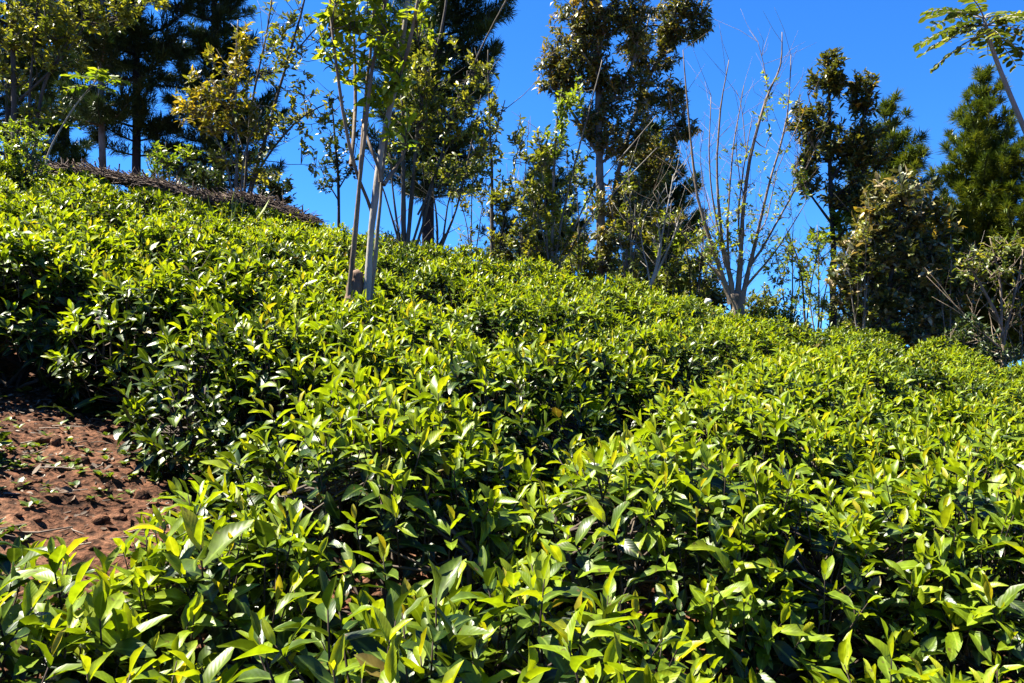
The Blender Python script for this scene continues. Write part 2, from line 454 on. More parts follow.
# ------------------------------------------------------------------ tea bushes
def tea_bush(cx, cy, rx, ry, label, group, dens=1.0, flush=.6, height=0.0, seed=0, young=False, big=1.0):
    r = np.random.default_rng(seed)
    base = np.array([cx, cy, float(ground(cx, cy))])
    t = thing("tea_bush", base, label, "tea bush", group)
    near = cy < 3.4
    tpl = LEAF_HI if cy < 4.6 else LEAF_LO
    dip = .36 if cy < 3.3 else .29
    rot = r.uniform(-.3, .3)
    ph = r.uniform(0, 6, 4)

    def top(x, y, rad):
        ang = np.arctan2(y - cy, x - cx)
        return canopy(x, y) + height - dip * np.clip(rad, 0, 1.2) ** 3.0 + .035 * np.sin(3 * ang + ph[0]) + .03 * np.sin(7 * (x - cx) + ph[1]) * np.sin(6 * (y - cy) + ph[2])

    n_top = int(390 * dens * rx * ry / .25)
    n_side = int(120 * dens)
    rad = np.sqrt(r.random(n_top)); ang = r.uniform(0, 2 * np.pi, n_top)
    wob = 1 + .10 * np.sin(3 * ang + ph[3]) + .07 * np.sin(5 * ang + ph[0])
    x = cx + rad * wob * rx * np.cos(ang + rot); y = cy + rad * wob * ry * np.sin(ang + rot)
    z = top(x, y, rad) - r.uniform(0, .07, n_top)
    out_ = np.stack([np.cos(ang + rot), np.sin(ang + rot), 0 * ang], 1)
    d = nrm(np.array([0, 0, 1.]) + out_ * (rad ** 2 * .7)[:, None] + r.normal(0, .24, (n_top, 3)))
    # skirt
    ang2 = r.uniform(0, 2 * np.pi, n_side); h2 = r.uniform(.36, .97, n_side)
    wob2 = 1 + .10 * np.sin(3 * ang2 + ph[3]) + .07 * np.sin(5 * ang2 + ph[0])
    rr = (.80 + .22 * h2) * wob2
    x2 = cx + rr * rx * np.cos(ang2 + rot); y2 = cy + rr * ry * np.sin(ang2 + rot)
    g2 = ground(x2, y2)
    z2 = g2 + h2 * (top(x2, y2, np.ones(n_side)) - g2)
    out2 = np.stack([np.cos(ang2 + rot), np.sin(ang2 + rot), 0 * ang2], 1)
    d2 = nrm(out2 * .9 + np.array([0, 0, .7]) + r.normal(0, .3, (n_side, 3)))
    SP = np.concatenate([np.stack([x, y, z], 1), np.stack([x2, y2, z2], 1)])
    SD = np.concatenate([d, d2])
    is_top = np.concatenate([np.ones(n_top, bool), np.zeros(n_side, bool)])
    ns = len(SP)
    SL = r.uniform(.05, .105, ns) * (1.15 if near else 1.0)
    # patches of flush vary over the bush
    pf = flush + .05 + .45 * noise3(SP, 4.0, seed * .37) + .2 * noise3(SP, 1.3, 4)
    fl = (r.random(ns) < pf) & (is_top | (r.random(ns) < .4))
    old, new, wood = MB(), MB(), MB()
    tip = SP + SD * SL[:, None]
    NL = 7
    a0 = r.uniform(0, 6.28, ns)
    up = np.array([0, 0, 1.])
    e1 = nrm(np.cross(SD, np.array([.31, .2, .93]))); e2 = np.cross(SD, e1)
    size = r.normal(.80, .13, ns) * big
    for k in range(NL):
        f = k / (NL - 1)
        a = a0 + k * 2.4 + r.normal(0, .3, ns)
        rd = np.cos(a)[:, None] * e1 + np.sin(a)[:, None] * e2
        el = np.interp(k, [0, 1, 2, 3, 6], [.22, .58, .85, 1.05, 1.4]) + r.normal(0, .16, ns)
        dd = np.cos(el)[:, None] * SD + np.sin(el)[:, None] * rd
        p = SP + SD * (SL * (1 - f * .95))[:, None]
        L = np.interp(k, [0, 1, 2, 3, 4, 6], [.052, .072, .085, .090, .088, .080]) * size * .97 * r.uniform(.85, 1.15, ns)
        isnew = fl & (k < 5) & (r.random(ns) < np.interp(k, [0, 2, 4], [1, .97, .6]))
        keep = r.random(ns) < np.interp(k, [0, 6], [1, .8])
        upv = SD + up * .35
        curl = np.interp(k, [0, 2, 6], [.15, .65, .95]) + r.normal(0, .3, ns)
        fold = np.interp(k, [0, 2, 6], [.75, .45, .28]) + r.normal(0, .08, ns)
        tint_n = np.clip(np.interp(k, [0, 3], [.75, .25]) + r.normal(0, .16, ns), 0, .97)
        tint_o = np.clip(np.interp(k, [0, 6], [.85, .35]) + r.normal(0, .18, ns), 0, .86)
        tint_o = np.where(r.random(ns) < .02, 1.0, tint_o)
        s = isnew & keep
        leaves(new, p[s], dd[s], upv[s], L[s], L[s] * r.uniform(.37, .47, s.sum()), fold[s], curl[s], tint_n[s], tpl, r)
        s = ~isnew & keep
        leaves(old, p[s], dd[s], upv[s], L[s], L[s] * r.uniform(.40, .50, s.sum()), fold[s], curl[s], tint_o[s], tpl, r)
    # inner leaves
    ni = int((330 if not young else 120) * dens)
    q = SP[r.integers(0, ns, ni)] - np.stack([r.normal(0, .05, ni), r.normal(0, .05, ni), r.uniform(.03, .28, ni)], 1)
    q[:, 2] = np.maximum(q[:, 2], ground(q[:, 0], q[:, 1]) + .05)
    dd = nrm(r.normal(0, 1, (ni, 3)) * np.array([1, 1, .5]))
    L = r.uniform(.06, .10, ni)
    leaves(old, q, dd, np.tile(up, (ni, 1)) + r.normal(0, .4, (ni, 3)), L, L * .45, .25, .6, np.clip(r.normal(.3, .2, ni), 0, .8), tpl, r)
    # shoots' own stalks
    st = np.stack([SP - SD * .05, SP + SD * SL[:, None] * .5, tip], 1)
    tubes(wood, st, np.tile([.0026, .002, .0012], (ns, 1)), 3, r.random(ns) * .5)
    # woody frame
    nm = 9
    am = r.uniform(0, 6.28, nm); rm = r.uniform(.35, .85, nm)
    e = np.stack([cx + rx * rm * np.cos(am), cy + ry * rm * np.sin(am), 0 * am], 1)
    e[:, 2] = canopy(e[:, 0], e[:, 1]) + height - .17
    b0 = base + np.stack([r.normal(0, .03, nm), r.normal(0, .03, nm), np.full(nm, -.04)], 1)
    mid = b0 * .5 + e * .5 + np.stack([.10 * np.cos(am), .10 * np.sin(am), np.full(nm, -.06)], 1)
    MP = np.stack([spline([b0[i], mid[i], e[i]], 9) for i in range(nm)])
    MP[:, 1:-1] += r.normal(0, .008, (nm, 7, 3))
    tubes(wood, MP, np.tile(np.linspace(.010, .005, 9), (nm, 1)) * r.uniform(.7, 1.3, (nm, 1)), 5, .3 + .5 * r.random(nm))
    pts = MP[:, 2:].reshape(-1, 3)
    sel = r.permutation(ns)[:int(ns * (.7 if near else .4))]
    tgt = SP[sel] - SD[sel] * .04
    dist = ((tgt[:, None] - pts[None]) ** 2).sum(-1) + 3 * np.maximum(pts[None, :, 2] - tgt[:, None, 2] + .05, 0) ** 2
    src = pts[dist.argmin(1)]
    m2 = (src + tgt) / 2 + r.normal(0, .02, src.shape) - np.array([0, 0, .02])
    tubes(wood, np.stack([src, m2, tgt], 1), np.tile([.005, .0035, .0024], (len(sel), 1)), 4, .2 + .7 * r.random(len(sel)))
    old.build("mature_leaves", M['tea_old'], t)
    if new.n:
        new.build("young_leaves", M['tea_new'], t)
    wood.build("stems", M['tea_stem'], t)
    return t


ORD = ["zeroth", "first", "second", "third", "fourth", "fifth", "sixth", "seventh", "eighth", "ninth", "tenth", "eleventh", "twelfth", "thirteenth", "fourteenth"]
ROWS = [1.30, 2.12, 3.00, 3.88, 4.76, 5.64, 6.52, 7.40, 8.28, 9.12]
TREE_SPOTS = []


def in_gap(x, y):
    # open red soil at the left
    return (-2.75 < x < -1.02 and 1.6 < y < 3.5) or (-1.3 < x < -.66 and 1.6 < y < 2.55)


def plant():
    r = np.random.default_rng(5)
    rows = []
    for k, y0 in enumerate(ROWS):
        sp = .86 if k < 3 else .90
        half = .66 * y0 + .45
        n = int(math.ceil(half / sp)) + 1
        off = .45 * (k % 2) * sp
        row = []
        for i in range(-n - 1, n + 2):
            x = i * sp + off + r.uniform(-.10, .10)
            y = y0 + r.uniform(-.11, .11) - .03 * x
            if abs(x) > .637 * y + (.42 if x > 0 or y < 3 else 1.0) or in_gap(x, y):
                continue
            brx, bry = r.uniform(.46, .55), r.uniform(.43, .50)
            if k in (1, 2) and -1.05 < x < -.3:
                x += .16; brx *= .9
            row.append((x, y, brx, bry))
        if k == 1:
            row += [(-1.99, 2.36, .36, .34), (-.60, 1.64, .28, .28)]
        if k == 2:
            row.append((-1.00, 3.04, .33, .38))
        if k == 3:
            row += [(-2.3, 3.72, .50, .34), (-1.5, 3.58, .42, .32)]
        rows.append(sorted(row))
    looks = ["yellow-tipped", "bright green", "glossy dark green"]
    seed = 100
    for k, row in enumerate(rows):
        inframe = row
        for b in row:
            seed += 1
            x, y, rx, ry = b
            flush = float(np.clip(.76 + .24 * math.sin(seed * 2.7) + .10 * math.sin(seed * 1.3), .4, 1.0))
            look = looks[0] if flush > .85 else looks[1] if flush > .62 else looks[2]
            i = inframe.index(b) + 1 if b in inframe else 0
            if k == 0:
                place = "in the sparse front row"
            elif k == len(rows) - 1:
                place = "on the ridge line, in the topmost row"
            else:
                place = f"in the {ORD[k + 1]} row up the slope"
            lab = f"{look} tea bush, {ORD[i] if i < len(ORD) else 'last'} from left {place}" if i else \
                f"{look} tea bush just outside the frame {place}"
            dens = 1.0
            hh = r.uniform(-.035, .04)
            if k == 0:
                dens = .72 if x < .65 else .5
                if x > .65:
                    hh -= .10; flush = .62
                if abs(x - .1) < .3:
                    dens = .58; hh -= .05
                hh -= .02 + .25 * float(1 - smooth(-.55, .25, x))
            elif k == 1:
                dens = .85
            elif y > 6:
                dens = .9
            if x in (-1.99, -.60):
                hh = -.21
            if k < 2:
                flush = max(flush, .88)
            if k == 3 and y < 3.75 and x < -1.3:
                hh -= .05
            tea_bush(x, y, rx, ry, lab, "tea bushes covering the hillside", dens, flush, hh, seed, young=(k == 0), big=(1.14 if k == 0 else 1.05 if k == 1 else 1.0))


plant()


# ------------------------------------------------------------------ trees
def to_world(stem, y0):
    return np.array([P(p[0], p[1], y0 + (p[2] if len(p) > 2 else 0)) for p in stem])


def tree(name, label, cat, y0, stems, blobs, bark, leaf, L=.1, group=None, trunk=None, wleaf=.42, per=9, tpl=LEAF_LO,
         twig_r=.006, seed=1, gap=-.25, curl=.5, spread=1.0, twigs=0, tint=(.45, .25), stem_bark=None, droop=0.0, more=1.0):
    """stems: (points [(column, row, depth offset)...], r0, r1); blobs: (column, row, rx, ry, n, [leaf material])"""
    r = np.random.default_rng(seed)
    sx = F_PX / y0
    first = trunk if trunk else stems[0]
    b = to_world(first[0], y0)[0]
    base = np.array([b[0], b[1], float(ground(b[0], b[1]))])
    t = thing(name, base, label, cat, group)
    nodes = []

    def stem_pts(s):
        pts = to_world(s[0], y0)
        ln = np.linalg.norm(np.diff(pts, axis=0), axis=1).sum()
        n = max(8, int(ln / .14))
        c = spline(pts, n)
        w = r.normal(0, .006, c.shape).cumsum(0) * .6
        w -= np.linspace(0, 1, n)[:, None] * w[-1]
        c = c + w
        R = np.linspace(0, 1, n) ** .8
        R = s[1] + (s[2] - s[1]) * R
        R = R * (1 + .06 * np.sin(np.arange(n) * 1.7 + r.uniform(0, 6)) + r.normal(0, .035, n))
        return c, R

    def put(s, nm, mat, foot=False):
        c, R = stem_pts(s)
        if foot:                                       # run on down into the soil
            gz = float(ground(c[0][0], c[0][1])) - .08
            if c[0][2] > gz + .05:
                k = max(2, int((c[0][2] - gz) / .15))
                ex = c[0] + np.linspace(1, 0, k, endpoint=False)[:, None] * np.array([0, 0, gz - c[0][2]])
                c = np.concatenate([ex, c]); R = np.concatenate([np.linspace(R[0] * 1.25, R[0], k), R])
        mb = MB(); tubes(mb, c, R, 9 if s[1] > .02 else 6)
        mb.build(nm, mat, t)
        nodes.append(np.concatenate([c, R[:, None]], 1))

    if trunk:
        put(trunk, "trunk", bark, True)
    for s in stems:
        low = to_world(s[0], y0)[0]
        at_ground = abs(low[0] - base[0]) < .5 and s[0][0][1] >= first[0][0][1] - 16
        put(s, "trunk" if (s is first and not trunk) else "stem" if at_ground else "branch", stem_bark or bark, at_ground)
    # bare side twigs
    allp = np.concatenate(nodes)
    tw = MB()
    if twigs:
        cand = allp[allp[:, 3] < max(.03, .6 * allp[:, 3].max())]
        s = cand[r.integers(0, len(cand), twigs)]
        d = nrm(np.stack([r.normal(0, .8, twigs), r.normal(0, .8, twigs), r.uniform(.5, 1.6, twigs)], 1))
        ln = r.uniform(.15, .65, twigs)[:, None]
        e = s[:, :3] + d * ln; m_ = s[:, :3] + d * ln * .5 + r.normal(0, .02, (twigs, 3))
        tubes(tw, np.stack([s[:, :3], m_, e], 1), np.tile([twig_r * .8, twig_r * .6, twig_r * .3], (twigs, 1)), 4)
    by_mat = {}
    for bl in blobs:
        px, py, brx, bry, n = bl[:5]
        n = int(n * more)
        mt = bl[5] if len(bl) > 5 else leaf
        by_mat.setdefault(mt, []).append((px, py, brx, bry, n))
    first_crown = True
    for mt, bs in by_mat.items():
        mb = MB()
        for px, py, brx, bry, n in bs:
            c = P(px, py, y0); ex, ez = brx / sx, bry / sx; ey = max(.25, (ex + ez) * .45)
            k = 0; q = []
            while k < n:
                d = nrm(r.normal(0, 1, (n * 3, 3))) * (r.random((n * 3, 1)) ** .45)
                p = c + d * np.array([ex, ey, ez])
                keep = noise3(p, 3.6 / max(.2, min(ex, ez)), seed * 1.3) > gap
                p = p[keep]; q.append(p); k += len(p)
            q = np.concatenate(q)[:n]
            # boughs from stems to the clusters
            nb = max(1, n // 7)
            bough = q[:nb]
            def near(pts, tg):
                dz = np.maximum(pts[None, :, 2] - tg[:, None, 2] + .1, 0)
                return (((tg[:, None] - pts[None, :, :3]) ** 2).sum(-1) + 4 * dz ** 2).argmin(1)
            src = allp[near(allp, bough)]
            rad0 = np.clip(src[:, 3] * .5, twig_r, twig_r * 2.4)
            m1 = src[:, :3] * .55 + bough * .45 + r.normal(0, .04, bough.shape) - np.array([0, 0, .04])
            BP = np.stack([src[:, :3], (src[:, :3] + m1) / 2 + r.normal(0, .01, m1.shape), m1, (m1 + bough) / 2 + r.normal(0, .015, m1.shape), bough], 1)
            tubes(tw, BP, rad0[:, None] * np.array([1, .85, .7, .55, .4]), 5)
            bp = BP[:, 1:].reshape(-1, 3)
            bp4 = np.concatenate([bp, np.full((len(bp), 1), twig_r)], 1)
            rest = q[nb:]
            if len(rest):
                s2 = bp4[near(bp4, rest)][:, :3]
                m2 = (s2 + rest) / 2 + r.normal(0, .02, rest.shape)
                tubes(tw, np.stack([s2, m2, rest], 1), np.tile([twig_r * .7, twig_r * .5, twig_r * .35], (len(rest), 1)), 4)
                dirs = np.concatenate([nrm(bough - m1), nrm(rest - s2)])
            else:
                dirs = nrm(bough - m1)
            m = per
            N = len(q)
            D = np.repeat(nrm(dirs + np.array([0, 0, .5 - droop])), m, 0)
            a = r.uniform(0, 6.28, N * m)
            e1 = nrm(np.cross(D, np.array([.3, .5, .8]))); e2 = np.cross(D, e1)
            el = r.uniform(.25, 1.5, N * m) * spread
            dd = np.cos(el)[:, None] * D + np.sin(el)[:, None] * (np.cos(a)[:, None] * e1 + np.sin(a)[:, None] * e2)
            dd[:, 2] -= droop * .6
            pos = np.repeat(q, m, 0) - D * (r.random(N * m) * L * 1.3)[:, None]
            LL = L * r.uniform(.6, 1.2, N * m)
            up = np.array([0, 0, 1.]) + r.normal(0, .45, (N * m, 3))
            tn = np.clip(tint[0] + np.repeat(r.normal(0, tint[1] * .8, N), m) + r.normal(0, tint[1] * .6, N * m), 0, 1)
            leaves(mb, pos, dd, up, LL, LL * wleaf, .3, curl * r.uniform(.3, 1.5, N * m), tn, tpl, r)
        mb.build("crown" if first_crown else "light_leaves", M[mt], t)
        first_crown = False
    if tw.n:
        tw.build("twigs", bark if not stem_bark else stem_bark, t)
    return t


def pine(label, px, y0, apex, base_row, prof, trunk_r=.10, mat='needle', group="pines behind the ridge", seed=1, bark='bark_dark',
         whorl=.27, nb=6, upturn=.35, tuft_gap=.085, needle=.20, lean=0.0, fill=1.0):
    """prof: [(row, half width in columns)...] outline of the crown in rows from top to bottom"""
    r = np.random.default_rng(seed)
    s = y0 / F_PX
    top = P(px + lean, apex, y0)
    x0 = (px - 512) * s
    base = np.array([x0, y0, float(ground(x0, y0))])
    t = thing("pine_tree", base, label, "pine tree", group)
    c = spline([base - [0, 0, .1], base * .6 + top * .4 + r.normal(0, .04, 3), base * .25 + top * .75 + r.normal(0, .03, 3), top], 24)
    mb = MB(); tubes(mb, c, np.linspace(trunk_r, .012, 24), 9); mb.build("trunk", M[bark], t)
    rows = np.array([p[0] for p in prof], float); ws = np.array([p[1] for p in prof], float) * s
    zs = CZ + (HOR - rows) * s
    br, cr = MB(), MB()
    z = top[2] - .05
    zmin = zs[-1]
    T, TD, TS = [], [], []
    while z > zmin:
        w = np.interp(-z, -zs, ws)
        f = np.interp(z, c[:, 2], np.arange(24)); i = int(min(f, 22)); ctr = c[i] + (c[i + 1] - c[i]) * (f - i)
        k = nb if w > .25 else 4
        a0 = r.uniform(0, 6.28)
        for j in range(k):
            if r.random() > fill:
                continue
            a = a0 + j * 6.283 / k + r.normal(0, .25)
            ln = max(.12, w * r.uniform(.7, 1.12))
            o = np.array([math.cos(a), math.sin(a), 0])
            p0 = ctr + np.array([0, 0, r.uniform(-.1, .1)])
            p1 = p0 + o * ln * .5 + np.array([0, 0, ln * r.uniform(-.05, .12)])
            p2 = p0 + o * ln + np.array([0, 0, ln * upturn * r.uniform(.5, 1.3)])
            pl = spline([p0, p1, p2], 7)
            tubes(br, pl, np.linspace(min(.03, .012 + .012 * ln), .005, 7), 5)
            n = max(2, int(ln * .72 / tuft_gap))
            u = np.linspace(.28 if ln > .4 else .1, 1, n)
            q = np.stack([np.interp(u * 6, np.arange(7), pl[:, d]) for d in range(3)], 1)
            dr = nrm(p2 - p1)[None] + np.array([0, 0, .35])
            q2 = []
            for side in (-1, 1):                         # side shoots
                sd = np.array([-o[1], o[0], 0]) * side
                off = (1.05 - u)[:, None] * ln * .34 * r.uniform(.4, 1.1, (n, 1))
                q2.append(q + sd * off + np.array([0, 0, .06]))
                TD.append(nrm(dr + sd * .6 + r.normal(0, .2, (n, 3)))); T.append(q2[-1]); TS.append(r.uniform(.7, 1.1, n))
            T.append(q); TD.append(nrm(dr + r.normal(0, .2, (n, 3)))); TS.append(r.uniform(.8, 1.2, n))
        z -= whorl * r.uniform(.75, 1.25)
    T.append(top[None]); TD.append(np.array([[0, 0, 1.]])); TS.append(np.ones(1))
    T = np.concatenate(T); TD = np.concatenate(TD); TS = np.concatenate(TS)
    m = 30; N = len(T)
    D = np.repeat(TD, m, 0); a = r.uniform(0, 6.28, N * m); el = r.uniform(.1, 1.35, N * m)
    e1 = nrm(np.cross(D, np.array([.3, .5, .8]))); e2 = np.cross(D, e1)
    dd = np.cos(el)[:, None] * D + np.sin(el)[:, None] * (np.cos(a)[:, None] * e1 + np.sin(a)[:, None] * e2)
    LL = needle * np.repeat(TS, m) * r.uniform(.7, 1.1, N * m)
    pos = np.repeat(T, m, 0) - D * (r.random(N * m) * .10)[:, None]
    tn = np.clip(.5 + np.repeat(r.normal(0, .2, N), m) + r.normal(0, .12, N * m), 0, 1)
    leaves(cr, pos, dd, np.tile([0.1, 0.2, 1.], (N * m, 1)), LL, (.016 * y0 / 14), .2, .15, tn, NEEDLE, r)
    br.build("branches", M[bark], t)
    cr.build("crown", M[mat], t)
    return t


# --- pines, left to right
pine("dark pine at the far left edge behind the pale leafy tree", 8, 14.5, -190, 175, [(-190, 10), (-60, 60), (60, 75), (175, 60)], .12, seed=21, fill=.45)
pine("tall pine with a thin pale grey trunk left of the thicker dark one", 106, 13.0, -220, 175, [(-220, 10), (-80, 60), (30, 75), (75, 60), (110, 55), (150, 35)], .062, seed=22,
     bark='bark_pale', fill=.45, upturn=.2)
pine("dark pine whose dark trunk shows against the sky above the brush heap", 135, 13.6, -230, 180, [(-230, 10), (-80, 70), (20, 80), (80, 70), (120, 60), (165, 35)], .085, seed=23, fill=.45, upturn=.2)  # trunk keeps the default dark bark colour
pine("dense pine filling the gap behind the curved sapling at upper left", 62, 16.0, -150, 180, [(-150, 8), (-20, 50), (90, 62), (180, 58)], .11, seed=24, fill=.55)
pine("broad dark pine behind the yellow-leaved tree, reaching down to the ridge", 218, 14.2, -120, 200, [(-120, 8), (-20, 40), (80, 56), (150, 66), (205, 60)], .12, seed=25, fill=.6)
pine("big dark pine behind the olive multi-stemmed tree, crown reaching the frame top", 428, 13.2, -120, 250, [(-120, 15), (-30, 60), (40, 74), (110, 72), (160, 62), (205, 40)], .12, seed=26,
     fill=.95, lean=18, upturn=.25)
pine("small young pine low on the ridge beside the slim leafy tree", 505, 12.5, 205, 268, [(205, 5), (235, 18), (268, 26)], .035, seed=27, needle=.13, whorl=.25)
pine("bluish dark pine hidden behind the pale-stemmed shrub tree", 548, 16.5, 150, 275, [(150, 6), (200, 30), (275, 48)], .08, seed=28)
pine("dark pine behind the tall brown-leaved trees near the middle", 655, 16.5, 130, 300, [(130, 8), (200, 42), (300, 60)], .1, seed=29)
pine("green pine showing its slope behind the tall dark-leaved tree", 890, 14.5, 108, 345, [(108, 8), (150, 28), (210, 50), (280, 62), (345, 66)], .11, 'needle_olive', seed=30, fill=.95)
pine("upright pine with a pointed top against open sky at right", 984, 15.0, 80, 365, [(80, 6), (120, 22), (170, 36), (240, 48), (300, 56), (365, 58)], .11, 'needle_olive', seed=31,
     whorl=.27, nb=8, upturn=.7, tuft_gap=.08)
pine("lighter pine cut by the right frame edge, lower than its neighbour", 1030, 14.2, 150, 365, [(150, 8), (200, 30), (260, 46), (365, 58)], .1, 'needle_olive', seed=32, upturn=.7)

# --- broadleaf trees, left to right
tree("shade_tree", "pale green leafy tree at top left with thin light stems", "tree", 8.6,
     [([(15, 185), (14, 100), (12, 0), (12, -50)], .035, .015), ([(30, 180), (42, 95), (60, 55), (82, 20)], .022, .008), ([(26, 180), (30, 90), (38, 0)], .02, .008),
      ([(20, 100), (50, 72), (76, 38)], .016, .008)],
     [(30, 20, 50, 30, 90), (95, 8, 45, 22, 60), (8, 55, 25, 40, 40), (62, 52, 26, 22, 36), (140, 4, 30, 12, 20), (40, -40, 80, 40, 50), (42, 110, 24, 14, 14)],
     M['bark_mid'], 'olive', .085, "leafy shade trees on the ridge", seed=2, twigs=30, tint=(.62, .25), per=10)
tree("shrub", "feathery bright green shrub at left end of ridge among the tea tops", "shrub", 7.6,
     [([(20, 185), (19, 160), (20, 130)], .012, .005), ([(22, 185), (30, 160), (36, 140)], .01, .004), ([(18, 185), (8, 160), (4, 145)], .01, .004)],
     [(20, 140, 28, 22, 60), (18, 165, 32, 20, 50)], M['bark_mid'], 'bright', .06, "shrubs along the ridge", seed=3, wleaf=.28, per=12)
tree("shrub", "small light green shrub in front of the pine trunks above the brush heap", "shrub", 9.6,
     [([(165, 195), (164, 165), (166, 142)], .012, .005), ([(165, 192), (150, 170), (146, 160)], .009, .004), ([(166, 192), (182, 165), (192, 150)], .009, .004)],
     [(160, 158, 18, 14, 36), (185, 152, 12, 8, 16), (155, 178, 18, 12, 22)], M['bark_mid'], 'bright', .07, "shrubs along the ridge", seed=4, per=9, tint=(.35, .25))
tree("yellow_leaved_tree", "small tree with yellow and orange leaves on grey upright stems", "tree", 9.7,
     [([(236, 205), (236, 150), (235, 70), (238, 20)], .022, .008), ([(234, 203), (222, 152), (203, 118)], .015, .006), ([(240, 205), (246, 150), (262, 110)], .014, .006)],
     [(222, 82, 34, 40, 80), (193, 103, 26, 22, 48), (248, 110, 24, 26, 46), (240, 40, 16, 30, 24), (215, 120, 30, 16, 36), (225, 150, 25, 20, 20, 'olive')],
     M['bark_pale'], 'yellow', .085, seed=5, tint=(.5, .25), per=8, twigs=15)
tree("shade_tree", "airy olive-leaved tree with stems leaning right beside the yellow tree", "tree", 9.9,
     [([(245, 205), (262, 145), (286, 65), (302, 10), (312, -40)], .026, .009), ([(247, 205), (262, 165), (300, 120), (338, 98)], .02, .007), ([(243, 205), (252, 110), (268, 30), (276, -30)], .018, .007),
      ([(286, 65), (310, 35), (335, 12)], .012, .005)],
     [(290, 55, 42, 40, 70), (312, 108, 36, 30, 52), (270, 130, 24, 28, 30), (285, 15, 35, 25, 26), (260, 165, 30, 25, 24), (310, 150, 12, 26, 10)],
     M['bark_mid'], 'olive', .09, "leafy shade trees on the ridge", seed=6, tint=(.55, .28), per=7, twigs=40, gap=-.1)
tree("shade_tree", "small thin dark tree standing alone against the sky beyond the ridge", "tree", 11.2,
     [([(339, 240), (338, 180), (334, 130), (332, 100)], .026, .008), ([(338, 190), (352, 165), (358, 140)], .012, .005), ([(338, 200), (326, 180), (318, 160)], .012, .005)],
     [(332, 150, 20, 34, 44), (348, 122, 16, 20, 22), (324, 188, 10, 10, 8), (352, 160, 10, 16, 10)],
     M['bark_dark'], 'dark', .09, "leafy shade trees on the ridge", seed=7, per=8)

# the forked tree in the middle of the slope
gt = tree("forked_tree", "multi-stemmed tree rising from a stump in the tea, with broad bright leaves", "tree", 4.4,
     [([(365, 300), (368, 262), (375, 205), (382, 155, .05), (394, 91, .1), (402, 40, .1), (408, 0, .15), (414, -50, .15)], .022, .012),
      ([(349, 300, -.03), (352, 262, -.04), (359, 195, -.05), (366, 136, -.05), (373, 68, 0), (386, 0, .05), (392, -50)], .014, .009),
      ([(352, 298, .04), (356, 250, .05), (360, 170, .12), (366, 100, .2), (372, 40, .2), (376, -40, .2)], .012, .008),
      ([(370, 301, .05), (374, 262, .05), (379, 215, .06), (383, 165, .1), (390, 120, .15)], .015, .008),
      ([(373, 222), (372, 206), (356, 168, -.05), (342, 110, -.08), (333, 40, -.1), (330, 0), (327, -50)], .012, .008),
      ([(381, 182), (378, 168), (369, 145), (362, 120, .2)], .014, .007),
      ([(384, 184), (398, 165, .1), (405, 150, .1)], .013, .008),
      ([(352, 165), (356, 100, .2), (354, 40, .25), (352, -20, .2)], .013, .008),
      ([(394, 91), (408, 40, -.1), (420, -10, -.1)], .015, .009)],
     [(338, 28, 22, 30, 20), (350, 62, 22, 26, 15), (388, 42, 28, 30, 20), (400, 76, 18, 22, 13), (324, 12, 18, 18, 9), (366, 10, 40, 22, 24), (352, -25, 60, 26, 26), (420, 22, 18, 22, 10), (372, 88, 20, 16, 8),
      (398, 128, 18, 14, 6)],
     M['bark_mid'], 'bright', .082, trunk=([(357, 308), (355, 290), (357, 273)], .060, .040), seed=8, per=6, spread=1.05, wleaf=.36, tpl=LEAF_HI, twig_r=.0055, tint=(.68, .28), more=1.05, curl=.5,
     stem_bark=M['bark_mid'])
for o in gt.children:                                   # stump is raw and reddish, main fork is whitish
    if o.name.split('.')[0] == 'trunk':
        o.data.materials[0] = M['bark_stump']
        o['label'] = 'short thick reddish stump at the foot'
pale = sorted([o for o in gt.children if o.name.split('.')[0] == 'stem'], key=lambda o: o.name) + [o for o in gt.children if o.name.split('.')[0] == 'branch']
for o in pale[1:]:
    o.data.materials[0] = M['bark_tan']
pale[0].data.materials[0] = M['bark_white']; pale[0]['label'] = 'thickest whitish stem'
pale[3].data.materials[0] = M['bark_pale']

tree("shade_tree", "olive-leaved tree of many thin stems right of the forked tree", "tree", 8.7,
     [([(404, 262), (403, 190), (402, 100), (399, 40)], .034, .012), ([(406, 262), (413, 190), (422, 100), (442, 20), (450, -30)], .028, .010), ([(403, 255), (386, 200), (374, 165)], .016, .006),
      ([(408, 258), (426, 200), (442, 160), (472, 108)], .018, .007), ([(412, 262), (430, 200), (455, 110), (486, 40), (506, 0)], .02, .007), ([(418, 215), (438, 185), (490, 140), (505, 100)], .012, .005),
      ([(401, 250), (392, 180), (388, 120)], .016, .008)],
     [(412, 92, 26, 44, 66), (432, 122, 30, 38, 66), (462, 108, 36, 38, 72), (484, 142, 22, 28, 36), (430, 58, 32, 34, 50), (470, 178, 26, 20, 30), (394, 142, 14, 28, 18), (440, 165, 25, 20, 22), (480, 70, 22, 26, 24)],
     M['bark_mid'], 'olive', .075, "leafy shade trees on the ridge", seed=9, tint=(.55, .27), per=8, twigs=40, gap=-.15)
tree("shade_tree", "low coppiced tree with three thin bare stems on the ridge left of centre", "tree", 9.5,
     [([(438, 252), (436, 215), (431, 175)], .02, .007), ([(440, 252), (456, 210), (470, 150), (481, 95)], .02, .006), ([(441, 252), (449, 200), (463, 160)], .016, .006), ([(437, 250), (444, 236), (449, 232)], .02, .01)],
     [(452, 168, 22, 18, 20), (435, 172, 12, 18, 10)], M['bark_mid'], 'olive', .08, "leafy shade trees on the ridge", seed=10, per=7, twigs=12)
